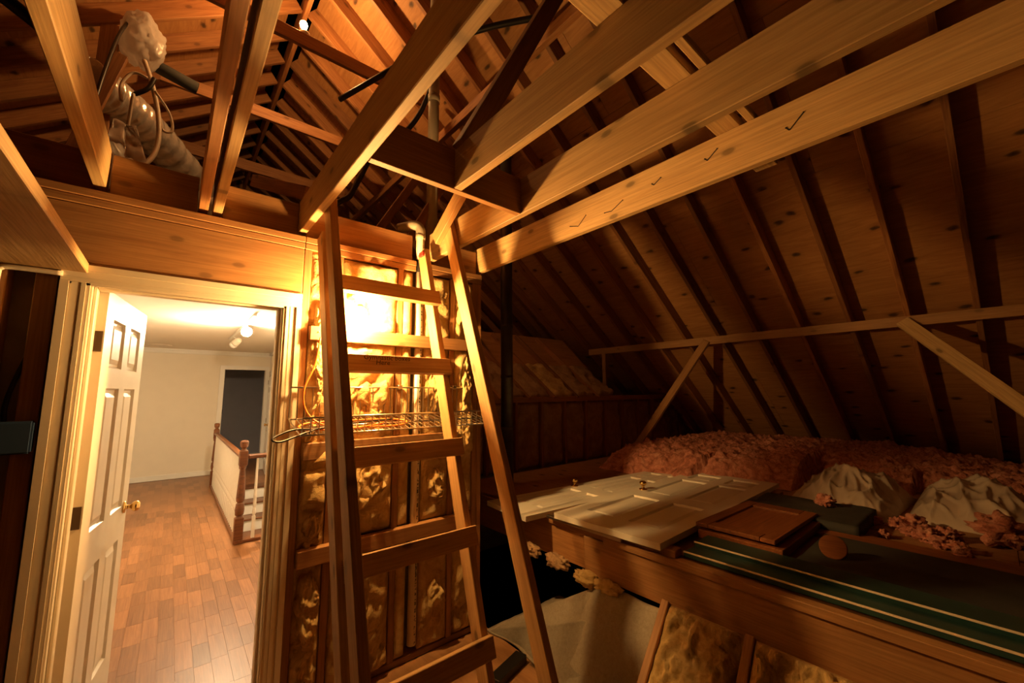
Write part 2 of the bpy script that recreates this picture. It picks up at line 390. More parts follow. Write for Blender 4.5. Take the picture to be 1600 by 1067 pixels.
for a, b in ((.549, .685), (.723, 1.061), (1.099, 1.168), (1.252, 1.45), (1.488, 1.64)):
    for z0, z1 in (((-1.54, -.88), (-.80, .29), (.36, .77)) if a > .7 else ((-1.54, -.4), (-.42, .78))):
        sd += 1
        batt('insulation_batt', a+.002, b-.002, z0, z1+.015, WY+.01, wall_back, amp=.02 if 1.09 < a < 1.15 else .08 if a < 1.2 else .07, seed=sd*3.1)
# loose folds of wool pulled out of the bays
def wool(x, z, w, h, s, y=2.405, tilt=0.0):
    def d(u, v):
        q = math.hypot((u-.5)*2, (v-.5)*2)+.35*fbm((u*3+s, v*3, s), 3)
        f = max(0, min(1, (1-q)/.45)); f = f*f*(3-2*f)
        a, b = u*w+.05*fbm((u*3, v*3, s+2), 2), v*h+.06*fbm((u*3, v*3, s+7), 2)
        n = (.5-abs(fbm((a*9+s, b*6, 1.3), 2)))*.8+.5*fbm((a*5, b*4+s, 2), 2)+.22*fbm((a*28, b*28, s), 3)
        return -.03+f*(.075+.06*n)
    c = Vector((x, y, z)); U = Vector((math.cos(tilt), 0, math.sin(tilt)))*w; V = Vector((-math.sin(tilt), 0, math.cos(tilt)))*h
    return sheet('insulation_tuft', c-U/2-V/2, U, V, (0, -1, 0), 30, max(24, int(30*h/w)), d, 'batt', wall_back, back=.0, skirt=False)
for a in ((.90, -.52, .22, .40, 2, 2.39, -.35), (.86, -1.2, .30, .5, 5), (.615, -.72, .13, .26, 8), (.617, -1.1, .13, .40, 11), (.617, -.2, .13, .5, 12), (1.36, -.60, .15, .3, 14),
          (1.36, -1.30, .16, .36, 17), (1.56, .60, .14, .40, 20), (1.565, -.1, .14, .8, 21), (.617, .25, .13, .6, 26), (.617, -1.40, .13, .3, 29), (1.36, .1, .15, .5, 33), (.90, -.05, .3, .45, 35)): wool(*a)
# dark cavity left of the casing: cable and blue box
tube('electric_cable', [(-.40, 2.40, .43), (-.43, 2.405, .2), (-.475, 2.41, -.02), (-.47, 2.41, -.14)], .008, 'black', wall_back)
bm = bmesh.new(); addbox(bm, -.5, -.39, WY-.035, WY+.03, Z0-.22, Z0-.10); bmesh.ops.bevel(bm, geom=bm.edges[:], offset=.006, segments=2, affect='EDGES')
bx = put('junction_box', bm, 'bluebox', None, wall_back)

# casing, jambs of the attic door
bm = bmesh.new()
addbox(bm, -.301, -.285, WY-.004, 2.512, 0, 2.055); jl = put('trim_2', bm, 'casing'); tag(jl, kind='structure')
box('jamb', .418, .433, WY-.004, 2.512, -1.58, .475, 'casing', jl, 'z')
box('jamb', -.285, .418, WY-.004, 2.512, .458, .475, 'casing', jl, 'x')
box('door_stop', -.285, -.272, WY+.035, 2.475, -1.58, .458, 'casing', jl, 'z')
box('door_stop', .405, .418, WY+.035, 2.475, -1.58, .458, 'casing', jl, 'z')
box('door_stop', -.272, .405, WY+.035, 2.475, .445, .458, 'casing', jl, 'x')
def casing_profile(vertical, p0, p1, inner, outer, parent):
    """fluted casing: stepped strips from inner to outer edge"""
    bm = bmesh.new(); w = outer-inner
    for f0, f1, t in ((0, .14, .010), (.14, .30, .014), (.30, .36, .009), (.36, .62, .013), (.62, .70, .010), (.70, 1.0, .019)):
        a, b = sorted((inner+w*f0, inner+w*f1))
        if vertical: addbox(bm, a, b, WY-.004-t, WY-.002, p0, p1-(abs(outer-inner)*(1-(f0+f1)/2)) if False else p1)
        else: addbox(bm, p0, p1, WY-.004-t, WY-.002, a, b)
    return put('casing', bm, 'casing', Matrix.Translation((0, 0, Z0)), parent)
casing_profile(True, -1.58, .458, -.291, -.376, jl); casing_profile(True, -1.58, .458, .424, .509, jl); casing_profile(False, -.376, .509, .449, .533, jl)
# ------------------------------------------------------------------ six panel doors
def sixpanel(name, W, Hh, world, two_col=True, mat='white', T=.035, parent=None):
    """door built flat: x across 0..W, z up 0..H, y thickness; frame is the parent, panels are parts"""
    bm = bmesh.new(); st = .105 if W > .6 else .085; mu = .095 if W > .6 else .06
    zs = [0, .21, .795, .965, 1.595, 1.69, 1.915, Hh]
    cols = [(st, (W-mu)/2), ((W+mu)/2, W-st)] if two_col else [(st, W-st)]
    for a, b in ((0, st), (W-st, W)): addbox(bm, a, b, -T/2, T/2, 0, Hh)
    if two_col:
        for z0, z1 in ((zs[1], zs[2]), (zs[3], zs[4]), (zs[5], zs[6])): addbox(bm, (W-mu)/2, (W+mu)/2, -T/2, T/2, z0, z1)
    for z0, z1 in ((zs[0], zs[1]), (zs[2], zs[3]), (zs[4], zs[5]), (zs[6], zs[7])): addbox(bm, st, W-st, -T/2, T/2, z0, z1)
    root = put(name, bm, mat, world, parent)
    for a, b in cols:
        for z0, z1 in ((zs[1], zs[2]), (zs[3], zs[4]), (zs[5], zs[6])):
            bm = bmesh.new(); w2, h2 = (b-a)/2, (z1-z0)/2
            for s in (-1, 1):
                rings = []
                for inset, y in ((0, .0170), (.008, .004), (.020, .004), (.042, .0135)):
                    rings.append([bm.verts.new((x, s*y, z)) for x, z in ((-w2+inset, -h2+inset), (w2-inset, -h2+inset), (w2-inset, h2-inset), (-w2+inset, h2-inset))])
                for q, r in zip(rings, rings[1:]):
                    for k in range(4): bm.faces.new((q[k], q[(k+1) % 4], r[(k+1) % 4], r[k]))
                bm.faces.new(rings[-1])
            bmesh.ops.recalc_face_normals(bm, faces=bm.faces[:])
            put('panel', bm, mat, world @ Matrix.Translation(((a+b)/2, 0, (z0+z1)/2)), root)
    return root
KNOB = [(.032, 0), (.032, .006), (.012, .010), (.011, .030), (.022, .036), (.028, .048), (.027, .058), (.018, .066), (.002, .068)]
def knob(parent, world, direction=1, mat='brass'):
    bm = bmesh.new(); lathe_bm(bm, KNOB, 16)
    return put('knob', bm, mat, world, parent, True)
ang = math.atan2(.69, .10)
W1 = Matrix.Translation((-.262, 2.515, .012)) @ Matrix.Rotation(ang, 4, 'Z')
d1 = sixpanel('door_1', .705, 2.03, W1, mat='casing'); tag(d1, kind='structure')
for z in (.27, 1.055, 1.80):
    bm = bmesh.new(); addbox(bm, -.004, .001, -.012, .016, z-.045, z+.045); h_ = put('hinge', bm, 'bronze', W1, d1)
    bm = bmesh.new(); lathe_bm(bm, [(.007, -.048), (.007, .048)], 10); put('hinge_knuckle', bm, 'bronze', W1 @ Matrix.Translation((-.004, .022, z)), h_)
for s in (-1, 1): knob(d1, W1 @ Matrix.Translation((.645, s*.0175, .95)) @ Matrix.Rotation(-s*math.pi/2, 4, 'X'))

# ------------------------------------------------------------------ hall beyond the door
bm = bmesh.new()
for r in ((-1.3, 1.62, 2.3, 5.42), (-1.3, .70, 5.42, 8.32), (-1.3, 3.2, 8.32, 12.2)): addbox(bm, r[0], r[1], r[2], r[3], -.06, -.004)
floor = put('floor', bm, 'strips'); tag(floor, kind='structure')
wP = .084; rnd = random.Random(3); x = -.62
while x < 1.30:
    y = 2.36 - rnd.random()*.4
    while y < 7.2:
        l = rnd.choice((.26, .30, .34)); a, b = max(y, 2.34), y+l
        if b > a+.03 and not (b > 5.38 and x+wP > .64) and (x+wP)/max(b, .1) > -.20 and x/a < .30:
            box('plank', x+.0006, x+wP-.0006, a+.0006, b-.0006, -1.584, -1.58, 'plank', floor, 'y', bev=0)
        y += l
    x += wP
ceil = box('ceiling', -1.3, 1.66, 2.5, 12.2, .86, .88, 'ceil', bev=0); tag(ceil, kind='structure')
bm = bmesh.new()
for r in ((-1.3, .81, 0, 2.44), (1.53, 1.66, 0, 2.44), (.81, 1.53, 2.07, 2.44)): addbox(bm, r[0], r[1], 10.08, 10.2, r[2], r[3])
wf = put('wall_far', bm, 'wall'); tag(wf, kind='structure')
tag(box('wall_left', -1.34, -1.3, 2.5, 10.1, -1.6, .87, 'wall', bev=0), kind='structure')
tag(box('wall_right', 1.62, 1.66, 2.5, 10.1, -4.2, .87, 'wall', bev=0), kind='structure')
tag(box('wall_blue', -.4, 3.2, 12.1, 12.15, -1.58, .87, 'blue', bev=0), kind='structure')
tag(box('wall_bedroom', 3.1, 3.15, 10.2, 12.1, -1.58, .87, 'blue', bev=0), kind='structure')
tag(box('baseboard_bedroom', -.4, 3.1, 12.085, 12.1, -1.58, -1.48, 'white', bev=.004), kind='structure')
bb = box('baseboard_far', -1.3, .73, 10.062, 10.08, -1.58, -1.49, 'white'); tag(bb, kind='structure')
box('shoe_moulding', -1.3, .73, 10.05, 10.062, -1.58, -1.56, 'white', bb)
cr = box('trim_3', -1.3, 1.62, 10.03, 10.08, .825, .86, 'white'); tag(cr, kind='structure')
box('crown_step', -1.3, 1.62, 10.055, 10.08, .775, .825, 'white', cr); box('crown_step', 1.57, 1.62, 5, 10.05, .80, .86, 'white', cr)
c3 = box('trim_4', .73, .81, 10.06, 10.08, -1.58, .49, 'white', axis='z'); tag(c3, kind='structure')
box('casing', 1.53, 1.60, 10.06, 10.08, -1.58, .49, 'white', c3, 'z'); box('casing', .73, 1.60, 10.058, 10.08, .49, .57, 'white', c3, 'x')
box('jamb', .795, .815, 10.08, 10.2, -1.58, .49, 'white', c3, 'z'); box('jamb', 1.525, 1.545, 10.08, 10.2, -1.58, .49, 'white', c3, 'z')
for z in (.27, -.36, -1.3):
    box('hinge', .815, .822, 10.07, 10.10, z-.045, z+.045, 'bronze', c3, 'z', bev=.001)
W2 = Matrix.Translation((1.60, 9.98, .012)) @ Matrix.Rotation(-math.pi/2-.10, 4, 'Z')
d2 = sixpanel('door_2', .71, 2.03, W2); tag(d2, kind='structure')
knob(d2, W2 @ Matrix.Translation((.645, -.0175, .95)) @ Matrix.Rotation(math.pi/2, 4, 'X'))
for z in (.25, 1.0, 1.80):
    bm = bmesh.new(); addbox(bm, -.004, .03, -.024, -.017, z-.045, z+.045); put('hinge', bm, 'bronze', W2, d2)
sw = box('light_switch', -.585, -.515, 10.066, 10.08, -.13, -.01, 'white', bev=.003); tag(sw, 'small white switch plate on the cream hall wall beside the open door', 'light switch')
box('toggle', -.556, -.544, 10.055, 10.066, -.085, -.055, 'white', sw, 'z')
ring = lathe('ceiling_ring', [(.125, -.012), (.165, -.014), (.185, -.004), (.185, 0), (.120, 0)], (-.23, 9.42, .86), 'cable', seg=28)
tag(ring, 'round flat ring fixture on the hall ceiling above the far wall', 'ceiling fixture')
lathe('ring_lens', [(.122, -.004), (.122, 0)], (-.23, 9.42, .859), 'white', ring, seg=28)
# stairs rising away to the bedroom landing
st = empty('staircase', (1.16, 8.3, -1.58)); tag(st, 'short visible flight with white risers and brown treads behind the banister', 'stairs')
for k in range(8):
    y = 8.30-.26*k; z = -1.58-.19*k
    box('riser', .715, 1.605, y, y+.02, z-.19, z-.03, 'white', st, 'x')
    box('tread', .715, 1.605, y-.03, y+.28, z-.03, z-.001 if k else z, 'dark_wood', st, 'x', bev=.006)
tag(box('wall_stairwell', .66, .70, 5.42, 8.3, -4.2, -1.6, 'wall', bev=0), kind='structure')
tag(box('wall_stairhead', .70, 1.62, 5.36, 5.42, -4.2, -1.6, 'wall', bev=0), kind='structure')
# banister
ban = empty('banister', (.66, 5.35, -1.58)); tag(ban, 'stair banister with stained newel posts and white turned balusters in the hall', 'banister')
def newel(x, y):
    bm = bmesh.new()
    addbox(bm, -.042, .042, -.042, .042, 0, .26); addbox(bm, -.04, .04, -.04, .04, .80, .96)
    bmesh.ops.bevel(bm, geom=bm.edges[:], offset=.006, segments=1, affect='EDGES')
    lathe_bm(bm, [(.036, .26), (.028, .275), (.040, .29), (.045, .34), (.038, .40), (.026, .415), (.038, .43), (.041, .46), (.030, .70), (.026, .76), (.036, .775), (.036, .80)], 14)
    lathe_bm(bm, [(.036, .96), (.022, .975), (.022, .985), (.036, 1.0), (.040, 1.03), (.040, 1.045), (.042, 1.05), (.030, 1.066), (.004, 1.07)], 14)
    return put('newel_post', bm, 'dark_wood', place((x, y, -1.58)), ban)
newel(.66, 5.351); newel(.66, 8.79)
def rail(a, b):
    beam('handrail', a, b, .062, .045, 'dark_wood', ban, bev=.012)
rail((.66, 5.39, -.69), (.66, 8.75, -.69)); rail((.70, 5.351, -.69), (1.62, 5.351, -.69))
box('base_rail', .625, .70, 5.3, 8.82, -1.58, -1.545, 'dark_wood', ban, 'y'); box('base_rail', .70, 1.62, 5.31, 5.42, -1.58, -1.552, 'dark_wood', ban, 'x')
bm = bmesh.new(); addbox(bm, -.016, .016, -.016, .016, 0, .22)
lathe_bm(bm, [(.015, .22), (.011, .232), (.017, .245), (.019, .275), (.013, .305), (.010, .312), (.016, .325), (.0165, .34), (.010, .84)], 8)
bal = bpy.data.meshes.new('baluster'); bm.to_mesh(bal); bm.free(); bal.materials.append(M['white'])
for k in range(31): put('baluster', bal, 'white', place((.66, 5.47+.107*k, -1.548)), ban)
for xx in (.795, .93, 1.06, 1.2): put('baluster', bal, 'white', place((xx, 5.351, -1.552)), ban)
# track light
tr = empty('track_light', (.66, 6.4, .86)); tag(tr, 'white ceiling track light with one lit globe in the hall', 'track light')
box('track', .625, .655, 5.1, 7.6, .835, .86, 'white', tr, 'y')
def spot(x, y, z, d, on, L=.02):
    d = Vector(d).normalized()
    h = lathe('spot_head', [(.012, -.10), (.030, -.095), (.044, -.07), (.050, .0), (.056, L), (.052, L), (.046, .0), (.02, -.05)], (x, y, z), 'casing', tr, d)
    tube('bracket', [(x, y, z+.02), (x-.005, y-.02, z+.06), (.64, y-.02, .838)], .007, 'white', tr, seg=6, n=3)
    lathe('spot_bulb', [(.02, -.03), (.040, .0), (.052, .03), (.056, .055), (.050, .08), (.030, .102), (.003, .108)], Vector((x, y, z))+d*.012, 'emit_hall' if on else 'socket', h, d)
spot(.67, 5.9, .765, (-.25, -.9, -.22), True)
spot(.69, 7.25, .76, (-.35, .8, -.42), False)

# ------------------------------------------------------------------ attic floor and ladder
fa = box('floor_attic', -1.3, 1.76, -1.7, 2.39, -1.62, -1.592, 'felt', bev=0); tag(fa, kind='structure')
for a, b, c, d in ((-1.3, .30, -1.7, .72), (-1.3, .30, .724, 2.385), (.303, 1.755, -1.7, .72), (.303, 1.755, .724, 2.385)):
    box('plywood_sheet', a, b, c, d, -1.592, -1.58, 'subfloor', fa, 'y', bev=0)
lad = empty('ladder', (.88, 1.45, -1.58)); tag(lad, 'homemade pine ladder of two-by-fours leaning up to the attic hatch', 'ladder')
def yR(z): return 1.985+.315*z
def rail_board(name, x0, yf, z0, z1, parent):
    s = (yf(1)-yf(0)); n = Vector((0, -1, s)).normalized(); dep = .089
    pa = Vector((x0+.019, yf(z0), z0))-n*dep/2; pb = Vector((x0+.019, yf(z1), z1))-n*dep/2
    return beam(name, pa, pb, .038, dep, 'ladder', parent, up=n)
rail_board('rail', .56, yR, -1.57, .875, lad); r1 = rail_board('rail', 1.18, yR, -1.57, .925, lad)
rail_board('handrail', .521, lambda z: 1.68+.34*z, -1.57, 1.07, lad); rail_board('handrail', 1.241, lambda z: 1.673+.377*z, -1.57, 1.10, lad)
nrm = Vector((0, -1, .315)).normalized(); rungs = []
for z in (.565, .138, -.295, -.715, -1.165):
    a = Vector((.585, yR(z), z))+nrm*.019; b = Vector((1.222, yR(z), z))+nrm*.019
    rungs.append(beam('rung', a, b, .038, .089, 'ladder', lad, up=(0, .3, .954)))
WM = WORLD[rungs[1].name]
textmesh('handwriting', 'Gymnastic boxes\n      Here', .036, WM @ Matrix.Translation((-.185, -.0193, .018)) @ Matrix.Rotation(math.pi/2, 4, 'X'), 'pencil', rungs[1])
box('red_tape', 1.165, 1.181, yR(.9)-.002, yR(.9)+.05, .87, .90, 'red', lad)

# ------------------------------------------------------------------ ceiling joists over the attic
JB, JT = .89, 1.078
def joist(x0, y0, y1, label, mat='joist', zt=JT, th=.038, zb=JB):
    o = box('ceiling_joist', x0, x0+th, y0, y1, zb, zt, mat, None, 'y'); tag(o, label, 'joist', 'ceiling joists above the attic entrance'); return o
JA = joist(.478, -1.6, 2.43, 'pine ceiling joist forming the door side of the ladder hatch')
JBo = joist(.887, -1.6, 1.442, 'pine ceiling joist butting into the middle of the hatch header')
JC = joist(1.282, -1.6, 2.47, 'broad pine ceiling joist along the right side of the ladder hatch')
JD = joist(1.699, -1.6, 2.47, 'pine ceiling joist with pencilled check marks, last before the low roof')
joist(-.325, -1.6, 2.47, 'single pale ceiling joist beside the plastic bag and foil duct', th=.042)
joist(.034, -1.6, 2.47, 'darker board of the paired ceiling joists above the white door', 'header')  # darker lumber than its pair puts the shade on this board into its colour
joist(.090, -1.6, 2.47, 'paler board of the paired ceiling joists above the white door')
hd = box('hatch_header', .517, 1.281, 1.443, 1.481, JB, JT, 'stud', None, 'x'); tag(hd, 'short header board closing the ladder hatch between two joists', 'header board')
pk = box('loose_plank', .70, 2.15, .56, .655, JT, JT+.038, 'joist', None, 'x'); tag(pk, 'short pine plank lying across the tops of the ceiling joists', 'plank')
pk2 = box('narrow_batten', .95, 2.1, .505, .535, JT, JT+.03, 'joist', None, 'x'); tag(pk2, 'narrow batten lying beside the plank across the ceiling joists', 'batten')
def mark(pts):
    bm = bmesh.new()
    for (a, b) in zip(pts, pts[1:]):
        va, vb = Vector((-.0006, *a)), Vector((-.0006, *b)); c = (va+vb)/2; l = (vb-va).length; an = math.atan2(vb.z-va.z, vb.y-va.y)
        vs = addbox(bm, -.0004, .0004, -l/2, l/2, -.0022, .0022); bmesh.ops.rotate(bm, cent=(0, 0, 0), matrix=Matrix.Rotation(an, 3, 'X'), verts=vs); bmesh.ops.translate(bm, vec=c, verts=vs)
    for a in (pts[0], pts[-1]):
        vs = bmesh.ops.create_icosphere(bm, subdivisions=1, radius=.0035)['verts']; bmesh.ops.translate(bm, vec=(-.0005, *a), verts=vs)
    put('pencil_mark', bm, 'pencil', Matrix.Translation((1.699, 0, Z0)), JD)
MARKS_HERE = True
for pts in [((1.4865, .9502), (1.4249, .9314), (1.3690, .9769)), ((1.2434, .9445), (1.1975, .9390), (1.1277, .9729)), ((.9620, .9909), (.9514, .9817), (.9159, 1.0033)),
            ((.7083, .9994), (.6983, .9874), (.6548, 1.0208)), ((.4060, .9810), (.3950, .9665), (.3480, 1.0120))]: mark(pts)
# board screwed beside the joist where the handrail meets it
cl = beam('cleat', (1.222, 2.20, .965), (1.222, 1.66, 1.33), .036, .089, 'ladder'); tag(cl, 'short pine brace board rising from the joist beside the ladder top', 'brace board')

# ------------------------------------------------------------------ framing up in the roof
def tie(x0, x1, y, z, label, w=.038, h=.12, mat='rafter'):
    o = box('collar_tie', x0, x1, y-w/2, y+w/2, z-h/2, z+h/2, mat, None, 'x'); tag(o, label, 'collar tie', 'collar ties under the ridge'); return o
tie(-.3, 1.78, 3.5, 2.99, 'dark collar tie directly below the lit ridge bulb', mat='header')
tie(-.3, 1.78, 4.70, 2.95, 'bright orange collar tie second behind the ridge bulb')
tie(-.3, 1.78, 6.02, 2.97, 'dim collar tie deep in the roof over the hall', h=.14)
pu = beam('purlin', (2.045, -1.6, 2.755), (2.045, 8.4, 2.755), .055, .10, 'rafter'); tag(pu, 'long purlin under the right rafters behind the joists', 'purlin')
br = beam('roof_strut', (.906, 1.40, 1.06), (1.83, 1.40, 2.86), .085, .075, 'stud', up=(0, 1, 0)); tag(br, 'broad slanting strut rising from a joist to the rafters', 'strut')
s2 = beam('roof_strut', (1.17, 2.60, .98), (1.50, 2.60, 1.60), .06, .038, 'rafter', up=(0, 1, 0)); tag(s2, 'reddish slanting strut behind the elbowed white pipe', 'strut')
s3 = beam('roof_strut', (1.10, 3.3, 1.1), (1.62, 3.3, 2.0), .07, .038, 'header', up=(0, 1, 0)); tag(s3, 'dark slanting strut deep behind the hatch opening', 'strut')
s4 = beam('loose_board', (.36, 3.5, 1.62), (.57, 2.70, 1.265), .03, .09, 'rafter'); tag(s4, 'loose orange board lying over the hall ceiling beside the joist', 'board')
s5 = box('roof_post', -.62, -.51, 4.08, 4.12, .95, 2.83, 'header', None, 'z'); tag(s5, 'dark upright post beside the hanging plastic bag', 'post')
s6 = beam('roof_strut', (-.78, 3.85, .98), (-.46, 3.85, 2.45), .07, .045, 'rafter', up=(0, 1, 0)); tag(s6, 'orange strut leaning left of the foil duct', 'strut')
for k, y in enumerate((2.9, 3.25, 3.6, 4.0, 4.4, 4.8, 5.2)):
    o = box('hall_joist', -2.6, 1.72, y, y+.038, .90, .98, 'header', None, 'x'); tag(o, 'dark attic joist lying above the hall ceiling beyond the hatch', 'joist', 'joists over the hall ceiling')
fl = box('floor_loft', -3.2, 1.72, 2.53, 8.5, .884, .90, 'drywall', bev=0); tag(fl, kind='structure')
# horizontal brace with legs along the low roof
pl = empty('roof_brace', (4.95, 2.0, -.865)); tag(pl, 'long horizontal roof brace with slanting legs on the low platform', 'roof brace')
box('purlin', 4.93, 4.968, -1.6, 4.0, .555, .645, 'stud', pl, 'y')
beam('leg', (4.95, 3.72, .56), (4.95, 3.72, -.10), .045, .06, 'stud', pl)
beam('leg', (4.925, 2.18, .60), (4.50, 3.07, -.86), .038, .089, 'stud', pl, up=(0, 1, 0))
beam('leg', (4.915, .46, .60), (4.20, -.72, -.86), .038, .10, 'joist', pl, up=(0, 1, 0))

# ------------------------------------------------------------------ pipes, cables
p = empty('drain_pipe', (1.217, 2.402, -1.52)); tag(p, 'white printed drain pipe with elbow running down the insulated wall', 'pipe')
bm = bmesh.new(); lathe_bm(bm, [(.027, 0), (.027, 2.30)], 16); put('pipe', bm, 'pvc', place((1.217, 2.402, -1.50), Matrix.Rotation(.5, 4, 'Z')), p, True)
lathe('rubber_coupling', [(.03, 0), (.031, .004), (.031, .086), (.03, .09)], (1.217, 2.402, .79), 'black', p)
bm = bmesh.new(); lathe_bm(bm, [(.028, 0), (.028, .15), (.033, .15), (.033, .19), (.029, .19)], 16); put('upper_pipe', bm, 'pvc', place((1.217, 2.402, .875), Matrix.Rotation(.5, 4, 'Z')), p, True)
tube('elbow', [(1.217, 2.402, 1.06), (1.217, 2.402, 1.09), (1.211, 2.412, 1.115), (1.19, 2.432, 1.13), (1.16, 2.475, 1.13), (1.12, 2.535, 1.125)], .033, 'ventpvc', p, 14)
v = tube('vent_stack', [(1.405, 2.6, .90), (1.405, 2.6, 3.35)], .042, 'ventpvc', seg=18, straight=True); tag(v, 'grey plastic vent stack rising through the rafters behind the hatch', 'pipe')
lathe('coupling', [(.046, 0), (.046, .06)], (1.405, 2.6, 2.25), 'ventpvc', v, seg=18)
fp = tube('flue_pipe', [(2.46, 3.0, -.865), (2.46, 3.0, 2.55)], .058, 'galv', seg=20, straight=True); tag(fp, 'tall dark metal flue pipe standing behind the insulated wall end', 'pipe')
for z in (.13, .62, -.35): lathe('joint_band', [(.060, 0), (.0605, .004), (.0605, .02), (.060, .024)], (2.46, 3.0, z), 'galv', fp, seg=20)
h1 = tube('black_hose', [(1.88, 1.9, 2.76), (1.58, 2.2, 2.70), (1.31, 2.55, 2.62), (1.08, 2.95, 2.52), (.9, 3.3, 2.45)], .022, 'black', seg=8); tag(h1, 'straight black refrigerant hose running under the rafters', 'hose')
h2 = tube('black_hose', [(1.52, 2.70, 2.75), (1.46, 2.73, 2.53), (1.36, 2.76, 2.22), (1.2, 2.78, 1.95), (1.02, 2.82, 1.75), (.93, 2.8, 1.55), (.86, 2.78, 1.38), (.80, 2.78, 1.32), (.76, 2.78, 1.28)], .02, 'black', seg=8); tag(h2, 'curved black hose sagging through the hatch behind the header', 'hose')
lathe('hose_tip', [(.006, 0), (.006, .10)], (.76, 2.78, 1.28), 'steel', h2, (-.6, -.1, -.5), seg=8)

# wire shelf
ws = empty('wire_shelf', (1.03, 2.36, -.16)); tag(ws, 'chrome wire shelf fixed across the insulated wall behind the ladder', 'shelf')
X0, X1 = .475, 1.60
for y, z in ((2.355, .03), (2.355, -.135), (2.075, -.195), (2.066, -.115), (2.2, -.168)):
    tube('long_wire', [(X0, y, z), (X1, y, z)], .005, 'steel', ws, 6, straight=True)
bm = bmesh.new(); tube_bm(bm, [Vector(q) for q in ((0, 2.355, .03), (0, 2.355, -.130), (0, 2.345, -.138), (0, 2.085, -.198), (0, 2.074, -.19), (0, 2.065, -.113))], .0032, 5)
wm = bpy.data.meshes.new('cross_wire'); bm.to_mesh(wm); bm.free(); wm.materials.append(M['steel'])
for k in range(32): put('cross_wire', wm, 'steel', place((X0+(X1-X0)*k/31, 0, 0)), ws)
for xx in (.66, 1.08, 1.47): box('wall_clip', xx-.015, xx+.015, 2.35, 2.392, .02, .045, 'steel', ws)
def deck(y, up=.009): return -.138-.060*(2.345-y)/.26+up
pts = [(.60, 2.33, .30), (.575, 2.31, .15), (.525, 2.29, .02), (.535, 2.27, -.09)]+[(x, y, deck(y, u)) for x, y, u in ((.60, 2.22, .009), (.72, 2.15, .009), (.95, 2.13, .009), (1.05, 2.19, .009), (.98, 2.25, .009), (.75, 2.26, .009), (.56, 2.25, .010), (.49, 2.20, .009), (.52, 2.14, .010), (.72, 2.12, .010), (.9, 2.16, .018))]
oc = tube('extension_cord', pts, .005, 'orange', seg=8); tag(oc, 'orange extension cord coiled on the wire shelf and hanging from above', 'extension cord')
pts = [(x, y, deck(y, u)) for x, y, u in ((.98, 2.22, .019), (.75, 2.18, .019), (.56, 2.12, .019))]+[(.44, 2.06, -.165), (.36, 2.01, -.185), (.345, 1.99, -.20), (.38, 2.0, -.208), (.46, 2.05, -.19)]+[(x, y, deck(y, u)) for x, y, u in ((.54, 2.11, .018), (.70, 2.21, .019))]
bc = tube('power_lead', pts, .0045, 'black', seg=8); tag(bc, 'thin black cord looping off the end of the wire shelf', 'cord')

# bulbs
def bulb(name, loc, d, mat, label, r=.03):
    t = empty(name, loc); tag(t, label, 'light bulb')
    d = Vector(d).normalized(); L = Vector(loc)
    lathe('lamp_holder', [(.045, 0), (.045, .02), (.03, .03), (.022, .06)], L, 'socket', t, d)
    lathe('bulb_cap', [(.014, .058), (.014, .08)], L, 'steel', t, d, seg=10)
    lathe('bulb_glass', [(.013, .08), (.018, .095), (r*.9, .115), (r, .135), (r*.85, .155), (r*.5, .17), (.002, .174)], L, mat, t, d)
bulb('wall_bulb', (.779, 2.25, .557), (0, 0, -1), 'emit_attic', 'bare glowing light bulb on the insulated wall behind the ladder')
box('lamp_cleat', .76, .80, 2.225, 2.44, .556, .59, 'stud', wall_back)
bulb('ridge_bulb', (.65, 3.53, 3.06), (-.03, .15, .6), 'emit_ridge', 'bare glowing light bulb on the collar tie under the ridge')

# ------------------------------------------------------------------ left corner: shelf board, bag, duct
sb = box('shelf_board', -1.25, -.302, .15, 2.385, .50, .542, 'joist', None, 'y'); tag(sb, 'wide plywood board overhead at left, level with the door head', 'shelf board')
pc = tube('conduit', [(-.37, 2.37, .485), (-.50, 2.37, .485), (-.528, 2.37, .478), (-.535, 2.37, .45), (-.536, 2.37, .25), (-.536, 2.37, .2)], .010, 'cable', seg=8); tag(pc, 'thin pale conduit bending down beside the stud left of the door', 'conduit')
hb = empty('plastic_bag', (-0.375, 4.000, 2.475)); tag(hb, 'white plastic bag hanging in the rafters above the white door', 'bag')
blob('bag_body', (-0.375, 4.000, 2.725), .1625, 'bag', hb, 4, 4, (.80, .8, 1.2), .20, 1.2, crease=.16)
tube('tie_strap', [(-0.338, 4.000, 2.925), (-0.425, 4.000, 2.913), (-0.482, 3.83, 2.602), (-0.506, 3.62, 2.127), (-0.518, 3.52, 1.82)], .011, 'black', hb)
bl = tube('black_pipe', [(-0.535, 4.16, 2.742), (-0.25, 4.165, 2.662), (-0.025, 4.165, 2.612)], .05, 'tape', seg=14, straight=True); tag(bl, 'short black foam wrapped pipe beside the hanging bag', 'pipe')
du = empty('foil_duct', (0.000, 5.000, 1.250)); tag(du, 'crinkled silver foil flex duct running back over the hall ceiling', 'duct')
def ripple(r): return lambda t: r*(1+.035*math.sin(t*150)+.13*noise.noise(Vector((t*19, 1, 0))))
tube('duct_sleeve', [(-0.650, 3.938, 2.225), (-0.500, 4.125, 2.237), (-0.300, 4.438, 2.212), (-0.025, 5.000, 2.163), (0.275, 5.750, 2.100), (0.625, 6.750, 2.075)], ripple(.155), 'foil', du, 20, 30)
tube('duct_sleeve', [(-0.025, 4.125, 1.625), (0.312, 4.500, 1.663), (0.688, 5.250, 1.775), (1.188, 6.375, 1.875)], ripple(.08), 'foil', du, 16, 30)
cb = empty('white_cables', (-0.250, 3.625, 1.188)); tag(cb, 'bundle of looping white cables hanging beside the foil duct', 'cables')
